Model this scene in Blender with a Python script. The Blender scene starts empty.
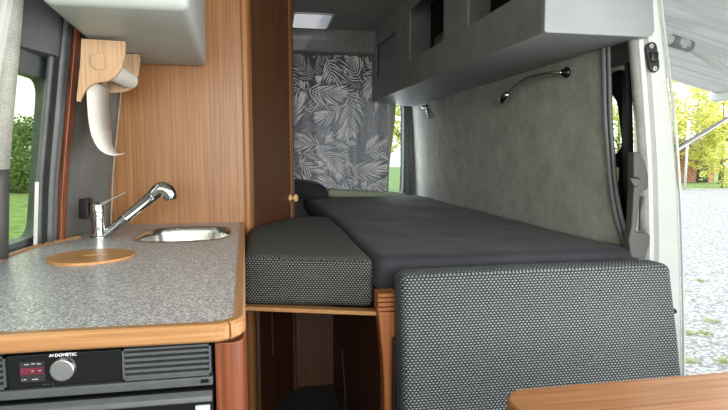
import bpy, bmesh, math, random
from mathutils import Vector, Matrix, noise
random.seed(7)
PI = math.pi
SC = bpy.context.scene
COL = SC.collection

# ------------------------------------------------------------------ camera
CZ = 1.12
F = 520.0
TH = math.atan(48 / F); PS = math.atan(96 / F * math.cos(TH))
camd = bpy.data.cameras.new('camera'); cam = bpy.data.objects.new('camera', camd); COL.objects.link(cam)
camd.sensor_width = 36; camd.lens = 36 * F / 728; camd.clip_start = .02; camd.clip_end = 300
cam.location = (0, 0, CZ); cam.rotation_euler = (PI / 2 - TH, 0, -PS)
SC.camera = cam

def at(px, py, X=None, Y=None, Z=None):
    """point of the place seen at a pixel of the photograph, on the plane X=, Y= or Z="""
    a = (px - 364) / F; b = (205 - py) / F
    R = (math.cos(PS), -math.sin(PS), 0)
    Fw = (math.sin(PS) * math.cos(TH), math.cos(PS) * math.cos(TH), -math.sin(TH))
    U = (math.sin(PS) * math.sin(TH), math.cos(PS) * math.sin(TH), math.cos(TH))
    d = [Fw[i] + a * R[i] + b * U[i] for i in range(3)]
    t = X / d[0] if X is not None else (Y / d[1] if Y is not None else (Z - CZ) / d[2])
    return Vector((d[0] * t, d[1] * t, d[2] * t + CZ))

# ------------------------------------------------------------------ materials
def lin(c):
    return tuple(((v / 255) / 12.92 if v / 255 <= .04045 else ((v / 255 + .055) / 1.055) ** 2.4) for v in c) + (1,)

class NT:
    def __init__(s, name):
        s.m = bpy.data.materials.new(name); s.m.use_nodes = True
        s.t = s.m.node_tree; s.b = s.t.nodes['Principled BSDF']
    def n(s, typ, **kw):
        nd = s.t.nodes.new(typ)
        for k, v in kw.items():
            if k in ('operation', 'blend_type', 'feature', 'wave_type', 'bands_direction', 'data_type', 'noise_dimensions', 'attribute_name'):
                setattr(nd, k, v)
            else:
                nd.inputs[k].default_value = v
        return nd
    def l(s, a, b): s.t.links.new(a, b)
    def math(s, op, a, b=None):
        nd = s.t.nodes.new('ShaderNodeMath'); nd.operation = op
        for i, v in enumerate((a, b)):
            if v is None: continue
            if isinstance(v, (int, float)): nd.inputs[i].default_value = v
            else: s.l(v, nd.inputs[i])
        return nd.outputs[0]
    def ramp(s, fac, stops):
        r = s.t.nodes.new('ShaderNodeValToRGB'); e = r.color_ramp.elements
        while len(e) < len(stops): e.new(.5)
        for i, (p, c) in enumerate(stops): e[i].position = p; e[i].color = lin(c)
        s.l(fac, r.inputs[0]); return r.outputs[0]
    def coord(s, scale=(1, 1, 1), uv=False):
        tc = s.t.nodes.new('ShaderNodeTexCoord'); mp = s.t.nodes.new('ShaderNodeMapping')
        mp.inputs['Scale'].default_value = scale
        s.l(tc.outputs['UV' if uv else 'Object'], mp.inputs[0]); return mp.outputs[0]
    def bump(s, h, strength=.3, dist=.002):
        b = s.t.nodes.new('ShaderNodeBump'); b.inputs['Strength'].default_value = strength; b.inputs['Distance'].default_value = dist
        s.l(h, b.inputs['Height']); s.l(b.outputs[0], s.b.inputs['Normal'])

def plain(name, c, rough=.5, metal=0, var=.0, scale=20, **kw):
    k = NT(name); k.b.inputs['Roughness'].default_value = rough; k.b.inputs['Metallic'].default_value = metal
    k.b.inputs['Base Color'].default_value = lin(c)
    for a, v in kw.items(): k.b.inputs[a.replace('_', ' ')].default_value = v
    if var:
        nz = k.n('ShaderNodeTexNoise', Scale=scale, Detail=4.0); k.l(k.coord(), nz.inputs['Vector'])
        d = [max(0, v * (1 - var)) for v in c]; l = [min(255, v * (1 + var)) for v in c]
        k.l(k.ramp(nz.outputs[0], [(.3, d), (.7, l)]), k.b.inputs['Base Color'])
    return k.m

def wood(name, dark, mid, light, axis='z', rough=.4, fine=1.0):
    k = NT(name); s = [160 * fine, 160 * fine, 160 * fine]; s['xyz'.index(axis)] = 1.6
    v = k.coord(tuple(s))
    n1 = k.n('ShaderNodeTexNoise', Scale=1.0, Detail=5.0, Roughness=.6, Distortion=.3); k.l(v, n1.inputs['Vector'])
    s2 = [330 * fine, 330 * fine, 330 * fine]; s2['xyz'.index(axis)] = 5
    n2 = k.n('ShaderNodeTexNoise', Scale=1.0, Detail=2.0); k.l(k.coord(tuple(s2)), n2.inputs['Vector'])
    f = k.math('ADD', k.math('MULTIPLY', n1.outputs[0], .7), k.math('MULTIPLY', n2.outputs[0], .3))
    k.l(k.ramp(f, [(.34, dark), (.5, mid), (.66, light)]), k.b.inputs['Base Color'])
    k.b.inputs['Roughness'].default_value = rough; k.bump(f, .15, .001)
    return k.m

def fleece(name, d, c, l, scale=420, bump=.5, blotch=.0):
    k = NT(name)
    n1 = k.n('ShaderNodeTexNoise', Scale=scale, Detail=3.0, Roughness=.7); k.l(k.coord(), n1.inputs['Vector'])
    n2 = k.n('ShaderNodeTexNoise', Scale=9.0, Detail=6.0, Roughness=.7); k.l(k.coord(), n2.inputs['Vector'])
    f = k.math('ADD', k.math('MULTIPLY', n1.outputs[0], .6), k.math('MULTIPLY', n2.outputs[0], .4))
    k.l(k.ramp(f, [(.35, d), (.5, c), (.66, l)]), k.b.inputs['Base Color'])
    k.b.inputs['Roughness'].default_value = .95
    k.b.inputs['Sheen Weight'].default_value = .15
    k.bump(n1.outputs[0], bump, .002)
    return k.m

def dots(name, base, dot, pu=.0098, pv=.0066):
    k = NT(name); tc = k.t.nodes.new('ShaderNodeTexCoord'); sp = k.t.nodes.new('ShaderNodeSeparateXYZ')
    k.l(tc.outputs['UV'], sp.inputs[0])
    v = k.math('DIVIDE', sp.outputs[1], pv); row = k.math('FLOOR', v)
    odd = k.math('MULTIPLY', k.math('FRACT', k.math('MULTIPLY', row, .5)), 1.0)
    u = k.math('ADD', k.math('DIVIDE', sp.outputs[0], pu), odd)
    fu = k.math('SUBTRACT', k.math('FRACT', u), .5); fv = k.math('SUBTRACT', k.math('FRACT', v), .5)
    du = k.math('POWER', k.math('ABSOLUTE', k.math('DIVIDE', fu, .29)), 3.0)
    dv = k.math('POWER', k.math('ABSOLUTE', k.math('DIVIDE', fv, .26)), 3.0)
    r = k.math('ADD', du, dv)
    nz = k.n('ShaderNodeTexNoise', Scale=130.0, Detail=2.0); k.l(tc.outputs['UV'], nz.inputs['Vector'])
    r2 = k.math('ADD', r, k.math('MULTIPLY', k.math('SUBTRACT', nz.outputs[0], .5), 1.2))
    k.l(k.ramp(r2, [(.75, dot), (1.0, base)]), k.b.inputs['Base Color'])
    k.b.inputs['Roughness'].default_value = .85
    k.bump(k.math('SUBTRACT', 1.5, r2), .4, .001)
    return k.m

M = {}
M['oak'] = wood('teak_veneer_upright', (124, 80, 42), (148, 100, 56), (170, 121, 72), 'z', .38)
M['oak_door'] = wood('dark_teak_door', (66, 40, 24), (84, 53, 34), (102, 66, 43), 'z', .4)
M['oak_red'] = wood('reddish_solid_wood', (88, 44, 24), (114, 61, 36), (138, 80, 50), 'z', .35)
M['post'] = wood('orange_brown_post_wood', (132, 76, 40), (162, 100, 56), (186, 124, 76), 'z', .35)
M['edge_x'] = wood('oak_edging', (150, 106, 64), (170, 124, 80), (184, 141, 96), 'x', .35)
M['edge_y'] = wood('oak_edging_long', (150, 106, 64), (168, 122, 80), (182, 139, 96), 'y', .35)
M['table'] = wood('oak_table_top', (122, 78, 46), (152, 105, 68), (172, 127, 90), 'x', .3, .6)
M['ply'] = wood('pale_cut_board', (168, 132, 98), (196, 160, 124), (212, 180, 146), 'z', .6)
M['disc'] = wood('oak_disc', (164, 112, 62), (190, 136, 80), (204, 152, 96), 'x', .4)
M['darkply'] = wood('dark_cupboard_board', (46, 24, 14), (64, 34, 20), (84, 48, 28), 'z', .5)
M['brownply'] = wood('brown_back_board', (66, 40, 24), (84, 52, 32), (100, 64, 40), 'z', .5)
M['beech'] = wood('beech_knob_wood', (196, 150, 96), (214, 172, 118), (226, 188, 136), 'x', .35)
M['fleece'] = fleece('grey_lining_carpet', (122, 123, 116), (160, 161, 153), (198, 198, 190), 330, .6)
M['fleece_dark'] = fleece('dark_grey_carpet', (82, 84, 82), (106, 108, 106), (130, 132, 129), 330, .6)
M['fleece_light'] = fleece('pale_grey_trim_fleece', (104, 106, 102), (140, 142, 138), (180, 180, 176), 600, .8)
M['ceiling'] = fleece('ceiling_grey_fabric', (98, 98, 96), (114, 114, 111), (128, 128, 125), 200, .2)
M['vinyl'] = plain('smooth_grey_vinyl', (132, 138, 140), .5, 0, .03, 8)
M['vinyl_light'] = plain('pale_grey_vinyl', (176, 182, 180), .45, 0, .02, 6)
M['paint'] = plain('white_van_paint', (200, 204, 201), .3, 0, .02, 5, Coat_Weight=.4)
M['rubber'] = plain('grey_rubber_seal', (92, 97, 98), .45, 0, .06, 30)
M['rubber_dark'] = plain('dark_rubber_seal', (46, 48, 48), .5, 0, .1, 30)
M['blackp'] = plain('black_plastic', (26, 27, 28), .4, 0, .1, 40)
M['blackg'] = plain('glossy_black_panel', (20, 21, 23), .16, 0)
M['greyp'] = plain('charcoal_plastic', (74, 77, 79), .45, 0, .05, 60)
M['trimp'] = plain('mid_grey_plastic', (74, 74, 72), .55, 0, .08, 200)
M['chrome'] = plain('chrome', (215, 218, 218), .1, 1)
M['steel'] = plain('brushed_steel', (196, 196, 192), .24, 1, .05, 90)
M['silver'] = plain('turned_aluminium', (224, 224, 222), .28, 1)
M['paper'] = plain('white_kitchen_paper', (226, 224, 216), .9, 0, .02, 60)
M['white'] = plain('white_ink', (224, 224, 224), .5)
M['screen'] = plain('lcd_glass', (52, 46, 50), .2, 0, .1, 60)
M['redbar'] = plain('red_display_bar', (104, 38, 52), .3, 0, .15, 90)
M['canvas'] = plain('grey_curtain_lining', (158, 160, 146), .9, 0, .08, 60)
M['green'] = plain('sage_green_blanket', (146, 156, 134), .95, 0, .06, 60)
M['floor'] = plain('dark_vinyl_floor', (52, 56, 56), .6, 0, .12, 60)
M['doorp'] = plain('hazy_grey_door_lining', (104, 109, 110), .5, 0, .05, 60)  # grey lightened so that haze is part of the colour
M['matt'] = plain('matt_black_door_and_shade', (16, 15, 14), .9)  # parked door, also the sheets that paint shade
M['asphalt'] = plain('socket_black', (24, 24, 25), .35)

k = NT('black_bed_sheet')
nz = k.n('ShaderNodeTexNoise', Scale=7.0, Detail=6.0); k.l(k.coord((1, .6, 1)), nz.inputs['Vector'])
k.l(k.ramp(nz.outputs[0], [(.35, (25, 27, 33)), (.7, (35, 37, 45))]), k.b.inputs['Base Color'])
n2 = k.n('ShaderNodeTexNoise', Scale=5.0, Detail=7.0, Distortion=.8); k.l(k.coord((1, .5, 1)), n2.inputs['Vector'])
k.b.inputs['Roughness'].default_value = .8; k.b.inputs['Sheen Weight'].default_value = .05
k.bump(n2.outputs[0], .5, .02)
M['sheet'] = k.m
M['dots'] = dots('dotted_upholstery', (34, 38, 42), (122, 129, 131))
M['dots_fine'] = dots('dotted_seat_upholstery', (24, 26, 27), (118, 122, 119), .0084, .0058)

k = NT('speckled_laminate')
vo = k.n('ShaderNodeTexVoronoi', Scale=330.0); k.l(k.coord(), vo.inputs['Vector'])
sr = k.t.nodes.new('ShaderNodeSeparateColor'); k.l(vo.outputs['Color'], sr.inputs[0])
c = k.ramp(sr.outputs[0], [(0, (112, 112, 118)), (.3, (156, 156, 162)), (.6, (188, 188, 193)), (.85, (220, 220, 223)), (1, (238, 238, 240))])
k.l(c, k.b.inputs['Base Color']); k.b.inputs['Roughness'].default_value = .33
M['laminate'] = k.m

k = NT('gravel')
vo = k.n('ShaderNodeTexVoronoi', Scale=34.0); k.l(k.coord(), vo.inputs['Vector'])
sr = k.t.nodes.new('ShaderNodeSeparateColor'); k.l(vo.outputs['Color'], sr.inputs[0])
nz = k.n('ShaderNodeTexNoise', Scale=.7, Detail=7.0, Roughness=.75); k.l(k.coord(), nz.inputs['Vector'])
c1 = k.ramp(sr.outputs[0], [(0, (104, 105, 104)), (.5, (140, 141, 139)), (1, (180, 181, 178))])
mx = k.t.nodes.new('ShaderNodeMix'); mx.data_type = 'RGBA'
k.l(k.ramp(nz.outputs[0], [(.56, (0, 0, 0)), (.70, (150, 150, 150))]), mx.inputs[0]); k.l(c1, mx.inputs[6])
mx.inputs[7].default_value = lin((138, 148, 112)); k.l(mx.outputs[2], k.b.inputs['Base Color'])
k.b.inputs['Roughness'].default_value = .9; k.bump(vo.outputs[0], .3, .01)
M['gravel'] = k.m
M['lawn'] = plain('grass_green', (116, 138, 76), .95, 0, .22, 3)
M['tuft'] = plain('grass_tuft_green', (146, 160, 100), .9, 0, .1, 30)
M['bark'] = plain('grey_brown_bark', (112, 98, 80), .9, 0, .2, 20)
M['brick'] = plain('weathered_red_brown_boards', (170, 122, 102), .9, 0, .25, 6)

def leafmat(name, a, b, c):
    k = NT(name); nz = k.n('ShaderNodeTexNoise', Scale=1.6, Detail=6.0, Roughness=.75); k.l(k.coord(), nz.inputs['Vector'])
    col = k.ramp(nz.outputs[0], [(.35, a), (.5, b), (.65, c)])
    k.l(col, k.b.inputs['Base Color']); k.b.inputs['Roughness'].default_value = .7
    tr = k.t.nodes.new('ShaderNodeBsdfTranslucent'); k.l(col, tr.inputs[0])
    ms = k.t.nodes.new('ShaderNodeMixShader'); ms.inputs[0].default_value = .45
    k.l(k.b.outputs[0], ms.inputs[1]); k.l(tr.outputs[0], ms.inputs[2])
    k.l(ms.outputs[0], k.t.nodes['Material Output'].inputs[0]); return k.m
M['leaf_y'] = leafmat('yellow_green_leaves', (164, 172, 70), (212, 212, 110), (240, 236, 156))
M['leaf_g'] = leafmat('mid_green_leaves', (84, 106, 62), (116, 138, 82), (146, 164, 104))

def cloth(name, c, trans=.4):
    k = NT(name); k.b.inputs['Base Color'].default_value = lin(c); k.b.inputs['Roughness'].default_value = .9
    tr = k.t.nodes.new('ShaderNodeBsdfTranslucent'); tr.inputs[0].default_value = lin(c)
    ms = k.t.nodes.new('ShaderNodeMixShader'); ms.inputs[0].default_value = trans
    k.l(k.b.outputs[0], ms.inputs[1]); k.l(tr.outputs[0], ms.inputs[2])
    k.l(ms.outputs[0], k.t.nodes['Material Output'].inputs[0]); return k.m
M['curtain'] = cloth('charcoal_curtain_cloth', (84, 85, 88), .20)
M['frond'] = cloth('pale_frond_print', (240, 241, 240), .20)
M['frond2'] = cloth('mid_frond_print', (172, 173, 174), .20)

k = NT('awning_fabric')
n = k.n('ShaderNodeTexNoise', Scale=1.0, Detail=3.0); k.l(k.coord((1.2, 26, 1)), n.inputs['Vector'])
c = k.ramp(n.outputs[0], [(.35, (206, 207, 206)), (.6, (226, 226, 224))]); k.l(c, k.b.inputs['Base Color']); k.b.inputs['Roughness'].default_value = .8
tr = k.t.nodes.new('ShaderNodeBsdfTranslucent'); k.l(c, tr.inputs[0])
ms = k.t.nodes.new('ShaderNodeMixShader'); ms.inputs[0].default_value = .3
k.l(k.b.outputs[0], ms.inputs[1]); k.l(tr.outputs[0], ms.inputs[2]); k.l(ms.outputs[0], k.t.nodes['Material Output'].inputs[0])
M['awning'] = k.m

def glass(name, c, refl=.12):
    k = NT(name); t = k.t.nodes.new('ShaderNodeBsdfTransparent'); t.inputs[0].default_value = lin(c)
    g = k.t.nodes.new('ShaderNodeBsdfGlossy'); g.inputs['Roughness'].default_value = .02
    ms = k.t.nodes.new('ShaderNodeMixShader'); ms.inputs[0].default_value = refl
    k.l(t.outputs[0], ms.inputs[1]); k.l(g.outputs[0], ms.inputs[2]); k.l(ms.outputs[0], k.t.nodes['Material Output'].inputs[0]); return k.m
M['glass'] = glass('tinted_window_glass', (226, 232, 216), .08)
M['glass_clear'] = glass('clear_window_glass', (232, 238, 238), .05)
M['skyglass'] = glass('skylight_acrylic', (240, 236, 240), .05)

# ------------------------------------------------------------------ mesh helpers
def obj(name, bm, mat, parent=None, smooth=False, bevel=0, uv=False, seg=2):
    bmesh.ops.recalc_face_normals(bm, faces=bm.faces)
    if uv:
        l = bm.loops.layers.uv.verify()
        for f in bm.faces:
            n = f.normal; a = max(range(3), key=lambda i: abs(n[i]))
            for lp in f.loops:
                c = lp.vert.co
                lp[l].uv = (c.y, c.z) if a == 0 else ((c.x, c.z) if a == 1 else (c.x, c.y))
    me = bpy.data.meshes.new(name); bm.to_mesh(me); bm.free()
    for m in (mat if isinstance(mat, (list, tuple)) else [mat]): me.materials.append(m)
    if smooth: me.polygons.foreach_set('use_smooth', [True] * len(me.polygons))
    o = bpy.data.objects.new(name, me); COL.objects.link(o)
    if bevel:
        b = o.modifiers.new('bevel', 'BEVEL'); b.width = bevel; b.segments = seg; b.limit_method = 'ANGLE'; b.angle_limit = .6
        me.polygons.foreach_set('use_smooth', [True] * len(me.polygons))
        w = o.modifiers.new('wn', 'WEIGHTED_NORMAL'); w.keep_sharp = True
    if parent is not None: adopt(o, parent)
    return o

def adopt(o, parent):
    o.parent = parent
    off = Vector(parent.location) if parent.parent is None else Vector((0, 0, 0))   # parts stand in world coordinates
    o.matrix_parent_inverse = Matrix.Translation(-off)

def tag(o, label, cat, group=None, kind=None):
    o['label'] = label; o['category'] = cat
    if group: o['group'] = group
    if kind: o['kind'] = kind
    return o

def thing(name, label, cat, loc, group=None):
    o = bpy.data.objects.new(name, None); COL.objects.link(o); o.location = loc; o.empty_display_size = .05
    return tag(o, label, cat, group)

def struct(name, bm, mat, parent=None, **kw):
    o = obj(name, bm, mat, parent, **kw)
    if parent is None: o['kind'] = 'structure'
    return o

def box(bm, x0, x1, y0, y1, z0, z1):
    v = [bm.verts.new((x, y, z)) for x in (x0, x1) for y in (y0, y1) for z in (z0, z1)]
    for f in ((0, 1, 3, 2), (4, 6, 7, 5), (0, 4, 5, 1), (2, 3, 7, 6), (0, 2, 6, 4), (1, 5, 7, 3)):
        bm.faces.new([v[i] for i in f])

def B(*a):
    bm = bmesh.new(); box(bm, *a); return bm

def hexa(bm, p):   # 8 points: bottom ring 4, top ring 4
    v = [bm.verts.new(q) for q in p]
    for f in ((3, 2, 1, 0), (4, 5, 6, 7), (0, 1, 5, 4), (1, 2, 6, 5), (2, 3, 7, 6), (3, 0, 4, 7)):
        bm.faces.new([v[i] for i in f])

def loft(bm, rings, closed=True, caps=True):
    vs = [[bm.verts.new(p) for p in r] for r in rings]
    n = len(vs[0])
    for a, b in zip(vs, vs[1:]):
        for i in range(n if closed else n - 1):
            j = (i + 1) % n; bm.faces.new((a[i], a[j], b[j], b[i]))
    if caps and closed:
        bm.faces.new(vs[0][::-1]); bm.faces.new(vs[-1])
    return vs

def prism(bm, pts, d):
    d = Vector(d); loft(bm, [[Vector(p) for p in pts], [Vector(p) + d for p in pts]])

def tube(bm, pts, r, seg=12):
    pts = [Vector(p) for p in pts]; rs = r if isinstance(r, (list, tuple)) else [r] * len(pts)
    rings = []; prev = None
    for i, p in enumerate(pts):
        t = (pts[min(i + 1, len(pts) - 1)] - pts[max(i - 1, 0)]).normalized()
        if prev is None:
            up = Vector((0, 0, 1)) if abs(t.z) < .9 else Vector((1, 0, 0)); u = t.cross(up).normalized()
        else:
            u = (prev - t * prev.dot(t)).normalized()
        prev = u; w = t.cross(u)
        rings.append([p + (u * math.cos(2 * PI * k / seg) + w * math.sin(2 * PI * k / seg)) * rs[i] for k in range(seg)])
    loft(bm, rings)

def lathe(bm, c, axis, prof, seg=24):   # prof: (distance along axis, radius)
    c = Vector(c); a = Vector(axis).normalized()
    u = a.cross(Vector((0, 0, 1)) if abs(a.z) < .9 else Vector((1, 0, 0))).normalized(); w = a.cross(u)
    loft(bm, [[c + a * t + (u * math.cos(2 * PI * k / seg) + w * math.sin(2 * PI * k / seg)) * max(r, 1e-4) for k in range(seg)] for t, r in prof])

def spline(pts, n=8):
    pts = [Vector(p) for p in pts]; out = []
    P = [pts[0] * 2 - pts[1]] + pts + [pts[-1] * 2 - pts[-2]]
    for i in range(1, len(P) - 2):
        for k in range(n):
            t = k / n; a, b, c, d = P[i - 1], P[i], P[i + 1], P[i + 2]
            out.append(.5 * ((2 * b) + (c - a) * t + (2 * a - 5 * b + 4 * c - d) * t * t + (3 * b - a - 3 * c + d) * t ** 3))
    out.append(pts[-1]); return out

def soft_box(x0, x1, y0, y1, z0, z1, r, step=.03, warp=None, noise_amp=0, nscale=4, seg=4, crown=0):
    """rounded cushion-like box with an even mesh"""
    lo = Vector((x0, y0, z0)); hi = Vector((x1, y1, z1)); ax = []
    for i in range(3):
        L = hi[i] - lo[i]; rr = min(r, L / 2 - 1e-4)
        e = [rr * (1 - math.cos(PI / 2 * k / seg)) for k in range(seg + 1)]
        n = max(1, int((L - 2 * rr) / step)); mid = [lo[i] + rr + (L - 2 * rr) * k / n for k in range(1, n)]
        ax.append([lo[i] + v for v in e] + mid + [hi[i] - v for v in e[::-1]])
    bm = bmesh.new(); cache = {}
    def V(i, j, kk):
        key = (i, j, kk)
        if key not in cache:
            p = Vector((ax[0][i], ax[1][j], ax[2][kk]))
            rr = [min(r, (hi[a] - lo[a]) / 2 - 1e-4) for a in range(3)]
            q = Vector([min(max(p[a], lo[a] + rr[a]), hi[a] - rr[a]) for a in range(3)])
            d = p - q
            if d.length > 1e-9:
                m = max(abs(d[a]) / rr[a] for a in range(3)); d = d.normalized() * (m * min(rr))
            p2 = q + d
            if crown:
                fx = (p2.x - x0) / (x1 - x0) * 2 - 1; fy = (p2.y - y0) / (y1 - y0) * 2 - 1
                t = (p2.z - z0) / (z1 - z0)
                p2.z += crown * max(0, 1 - fx ** 4) * max(0, 1 - fy ** 4) * (t - .5) * 2
            if noise_amp:
                nd = d.normalized() if d.length > 1e-9 else Vector((0, 0, 1))
                p2 += nd * noise_amp * (noise.fractal(p2 * nscale, 1.0, 2.0, 4))
            if warp: p2 = Vector(warp(p2))
            cache[key] = bm.verts.new(p2)
        return cache[key]
    nx, ny, nz = (len(a) - 1 for a in ax)
    for i in range(nx):
        for j in range(ny):
            for kk in (0, nz):
                bm.faces.new((V(i, j, kk), V(i + 1, j, kk), V(i + 1, j + 1, kk), V(i, j + 1, kk)))
    for i in range(nx):
        for kk in range(nz):
            for j in (0, ny):
                bm.faces.new((V(i, j, kk), V(i + 1, j, kk), V(i + 1, j, kk + 1), V(i, j, kk + 1)))
    for j in range(ny):
        for kk in range(nz):
            for i in (0, nx):
                bm.faces.new((V(i, j, kk), V(i, j + 1, kk), V(i, j + 1, kk + 1), V(i, j, kk + 1)))
    return bm

def holed(bm, outer, holes, d):
    """polygon with holes, extruded by d (lists of 3D points in one plane)"""
    d = Vector(d)
    for off, flip in ((Vector((0, 0, 0)), True), (d, False)):
        edges = []
        for lp in [outer] + holes:
            vs = [bm.verts.new(Vector(p) + off) for p in lp]
            edges += [bm.edges.new((vs[i], vs[(i + 1) % len(vs)])) for i in range(len(vs))]
        bmesh.ops.triangle_fill(bm, use_beauty=True, use_dissolve=False, edges=edges)
    for lp in [outer] + holes:
        a = [bm.verts.new(Vector(p)) for p in lp]; b = [bm.verts.new(Vector(p) + d) for p in lp]
        for i in range(len(a)):
            j = (i + 1) % len(a); bm.faces.new((a[i], a[j], b[j], b[i]))
    bmesh.ops.remove_doubles(bm, verts=bm.verts, dist=1e-6)

def rrect(x0, x1, y0, y1, r, n=6):
    out = []
    for cx, cy, a0 in ((x1 - r, y1 - r, 0), (x0 + r, y1 - r, 90), (x0 + r, y0 + r, 180), (x1 - r, y0 + r, 270)):
        for k in range(n + 1):
            a = math.radians(a0 + 90 * k / n); out.append((cx + r * math.cos(a), cy + r * math.sin(a)))
    return out

def interp(tab, z):
    if z <= tab[0][0]: return tab[0][1]
    for (a, b), (c, d) in zip(tab, tab[1:]):
        if z <= c: return b + (d - b) * (z - a) / (c - a)
    return tab[-1][1]

# ------------------------------------------------------------------ the van shell
CEIL = 1.97
struct('floor', B(-.75, 1.3, -1.6, 3.9, -.05, 0), M['floor'])
def leanR(z): return interp([(.3, 1.088), (.85, 1.078), (1.1, 1.068), (1.45, 1.046), (1.7, 1.01), (CEIL, .94)], z)
def leanL(z): return interp([(.3, -.642), (.87, -.632), (1.05, -.618), (1.22, -.595), (1.49, -.56), (1.7, -.53), (CEIL, -.47)], z)
ZS = [0, .3, .6, .85, 1.0, 1.1, 1.22, 1.35, 1.45, 1.58, 1.7, 1.85, CEIL]

def skin(plan, xf, s, zs=ZS):
    """closed upright section: plan = [(distance outwards from the lining, Y)], follows the body curve xf"""
    bm = bmesh.new()
    loft(bm, [[Vector((xf(z) + s * o, y, z)) for o, y in plan] for z in zs]); return bm

# right wall: carpeted lining between the side door and the rear
def fy(z):
    py = 157 - (z - CZ) * F / 1.52
    return at(interp([(0, 602.5), (50, 603.5), (120, 605), (160, 607.5), (200, 611), (220, 615), (240, 620), (255, 626), (270, 632)], py), py, X=leanR(z)).y
bm = bmesh.new()
loft(bm, [[Vector((leanR(z) + o, y, z)) for o, y in ((0, fy(z)), (0, 3.95), (.012, 3.95), (.012, fy(z)))] for z in [0, .8, .83, .86, .89, .92, .95, .98] + ZS[4:]])
struct('wall_right', bm, M['fleece'])
# seal along the front edge of that lining, swelling towards its foot
bm = bmesh.new()
for off, r in ((.0, .010), (-.018, .007)):
    pts = [(leanR(z) - .001 + (.004 if off else 0), fy(z) - .006 + off, z) for z in (.7, .78, .86, .94, 1.02, 1.12, 1.25, 1.35, 1.45, 1.5)]
    tube(bm, spline(pts, 4), r, 10)
tag(struct('trim_1', bm, M['rubber'], smooth=True), 'grey rubber seal curving down the front edge of the carpeted side wall', 'seal')
# jamb of the open side door
JO = [(.3, 1.29), (.54, 1.274), (.74, 1.258), (.99, 1.232), (1.2, 1.203), (1.41, 1.161), (1.58, 1.127), (1.75, 1.08), (CEIL, 1.0)]
JI = [(.3, 1.14), (.85, 1.129), (1.11, 1.107), (1.32, 1.079), (1.46, 1.058), (1.7, 1.02), (CEIL, .95)]
bm = bmesh.new()
rings = []
for z in ZS:
    a, b = interp(JI, z), interp(JO, z)
    rings.append([Vector(p) for p in ((a, 1.41, z), (a, 1.385, z), (a + .004, 1.374, z), (a + .016, 1.372, z), (a + .02, 1.386, z), (a + .028, 1.386, z),
                  (a + .034, 1.372, z), (b - .02, 1.37, z), (b - .014, 1.376, z), (b - .010, 1.376, z), (b - .003, 1.385, z), (b, 1.40, z), (b, 1.43, z), (b - .05, 1.43, z))])
loft(bm, rings)
struct('wall_right_door_jamb', bm, M['paint'])
bm = bmesh.new()
loft(bm, [[Vector(p) for p in ((interp(JO, z) - .010, 1.366, z), (interp(JO, z) + .002, 1.372, z), (interp(JO, z) + .008, 1.386, z), (interp(JO, z), 1.384, z))] for z in ZS])
struct('trim_2', bm, M['paint'])
# fleece strip on the inner side of the jamb
bm = bmesh.new()
loft(bm, [[Vector(p) for p in ((interp(JI, z) - .013, 1.400, z), (interp(JI, z) - .016, 1.386, z), (interp(JI, z) - .009, 1.376, z), (interp(JI, z), 1.374, z), (interp(JI, z) + .004, 1.42, z))]
          for z in (.9, 1.0, 1.1, 1.13, 1.22, 1.35, 1.45, 1.5, 1.58, 1.7, CEIL)])
struct('trim_3', bm, M['fleece_light'], smooth=True)
# roof rails above both side doors
struct('wall_right_header', skin([(0, -1.6), (0, 1.40), (.12, 1.40), (.12, -1.6)], leanR, 1, [1.76, 1.85, CEIL]), M['vinyl_light'])
struct('wall_right_slit_header', skin([(.004, 1.40), (.004, 1.51), (.08, 1.51), (.08, 1.40)], leanR, 1, [1.40, 1.45, 1.58, 1.7, CEIL]), M['rubber_dark'])

# parked sliding door outside, seen through the gap beside the jamb
def door_panel(s, x_of, y0, y1, wins, mat, t=.04):
    # wins: rounded rectangles in (Y, z)
    bm = bmesh.new()
    outer = [(0, y0, .0), (0, y1, .0), (0, y1, 1.75), (0, y0, 1.75)]
    hs = [[(0, a, b) for a, b in rrect(*w)] for w in wins]
    holed(bm, outer, hs, (t * s, 0, 0))
    for v in bm.verts: v.co.x += x_of(v.co.z)
    return bm
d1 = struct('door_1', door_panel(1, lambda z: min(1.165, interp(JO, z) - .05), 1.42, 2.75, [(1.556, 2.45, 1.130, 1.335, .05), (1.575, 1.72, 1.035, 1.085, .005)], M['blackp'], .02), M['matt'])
bm = bmesh.new(); loft(bm, [[Vector((min(1.165, interp(JO, z) - .05) + .012 + o, y, z)) for o, y in ((0, 1.54), (0, 2.5), (.003, 2.5), (.003, 1.54))] for z in (1.0, 1.1, 1.2, 1.36)])
obj('window_pane', bm, M['glass_clear'], d1)
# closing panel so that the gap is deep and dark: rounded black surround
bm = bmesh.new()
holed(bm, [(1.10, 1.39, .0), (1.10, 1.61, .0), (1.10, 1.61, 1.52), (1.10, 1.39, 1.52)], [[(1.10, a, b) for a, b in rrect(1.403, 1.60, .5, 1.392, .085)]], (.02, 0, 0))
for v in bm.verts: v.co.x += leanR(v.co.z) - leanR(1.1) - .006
struct('wall_right_slit_frame', bm, M['fleece'])

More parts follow.
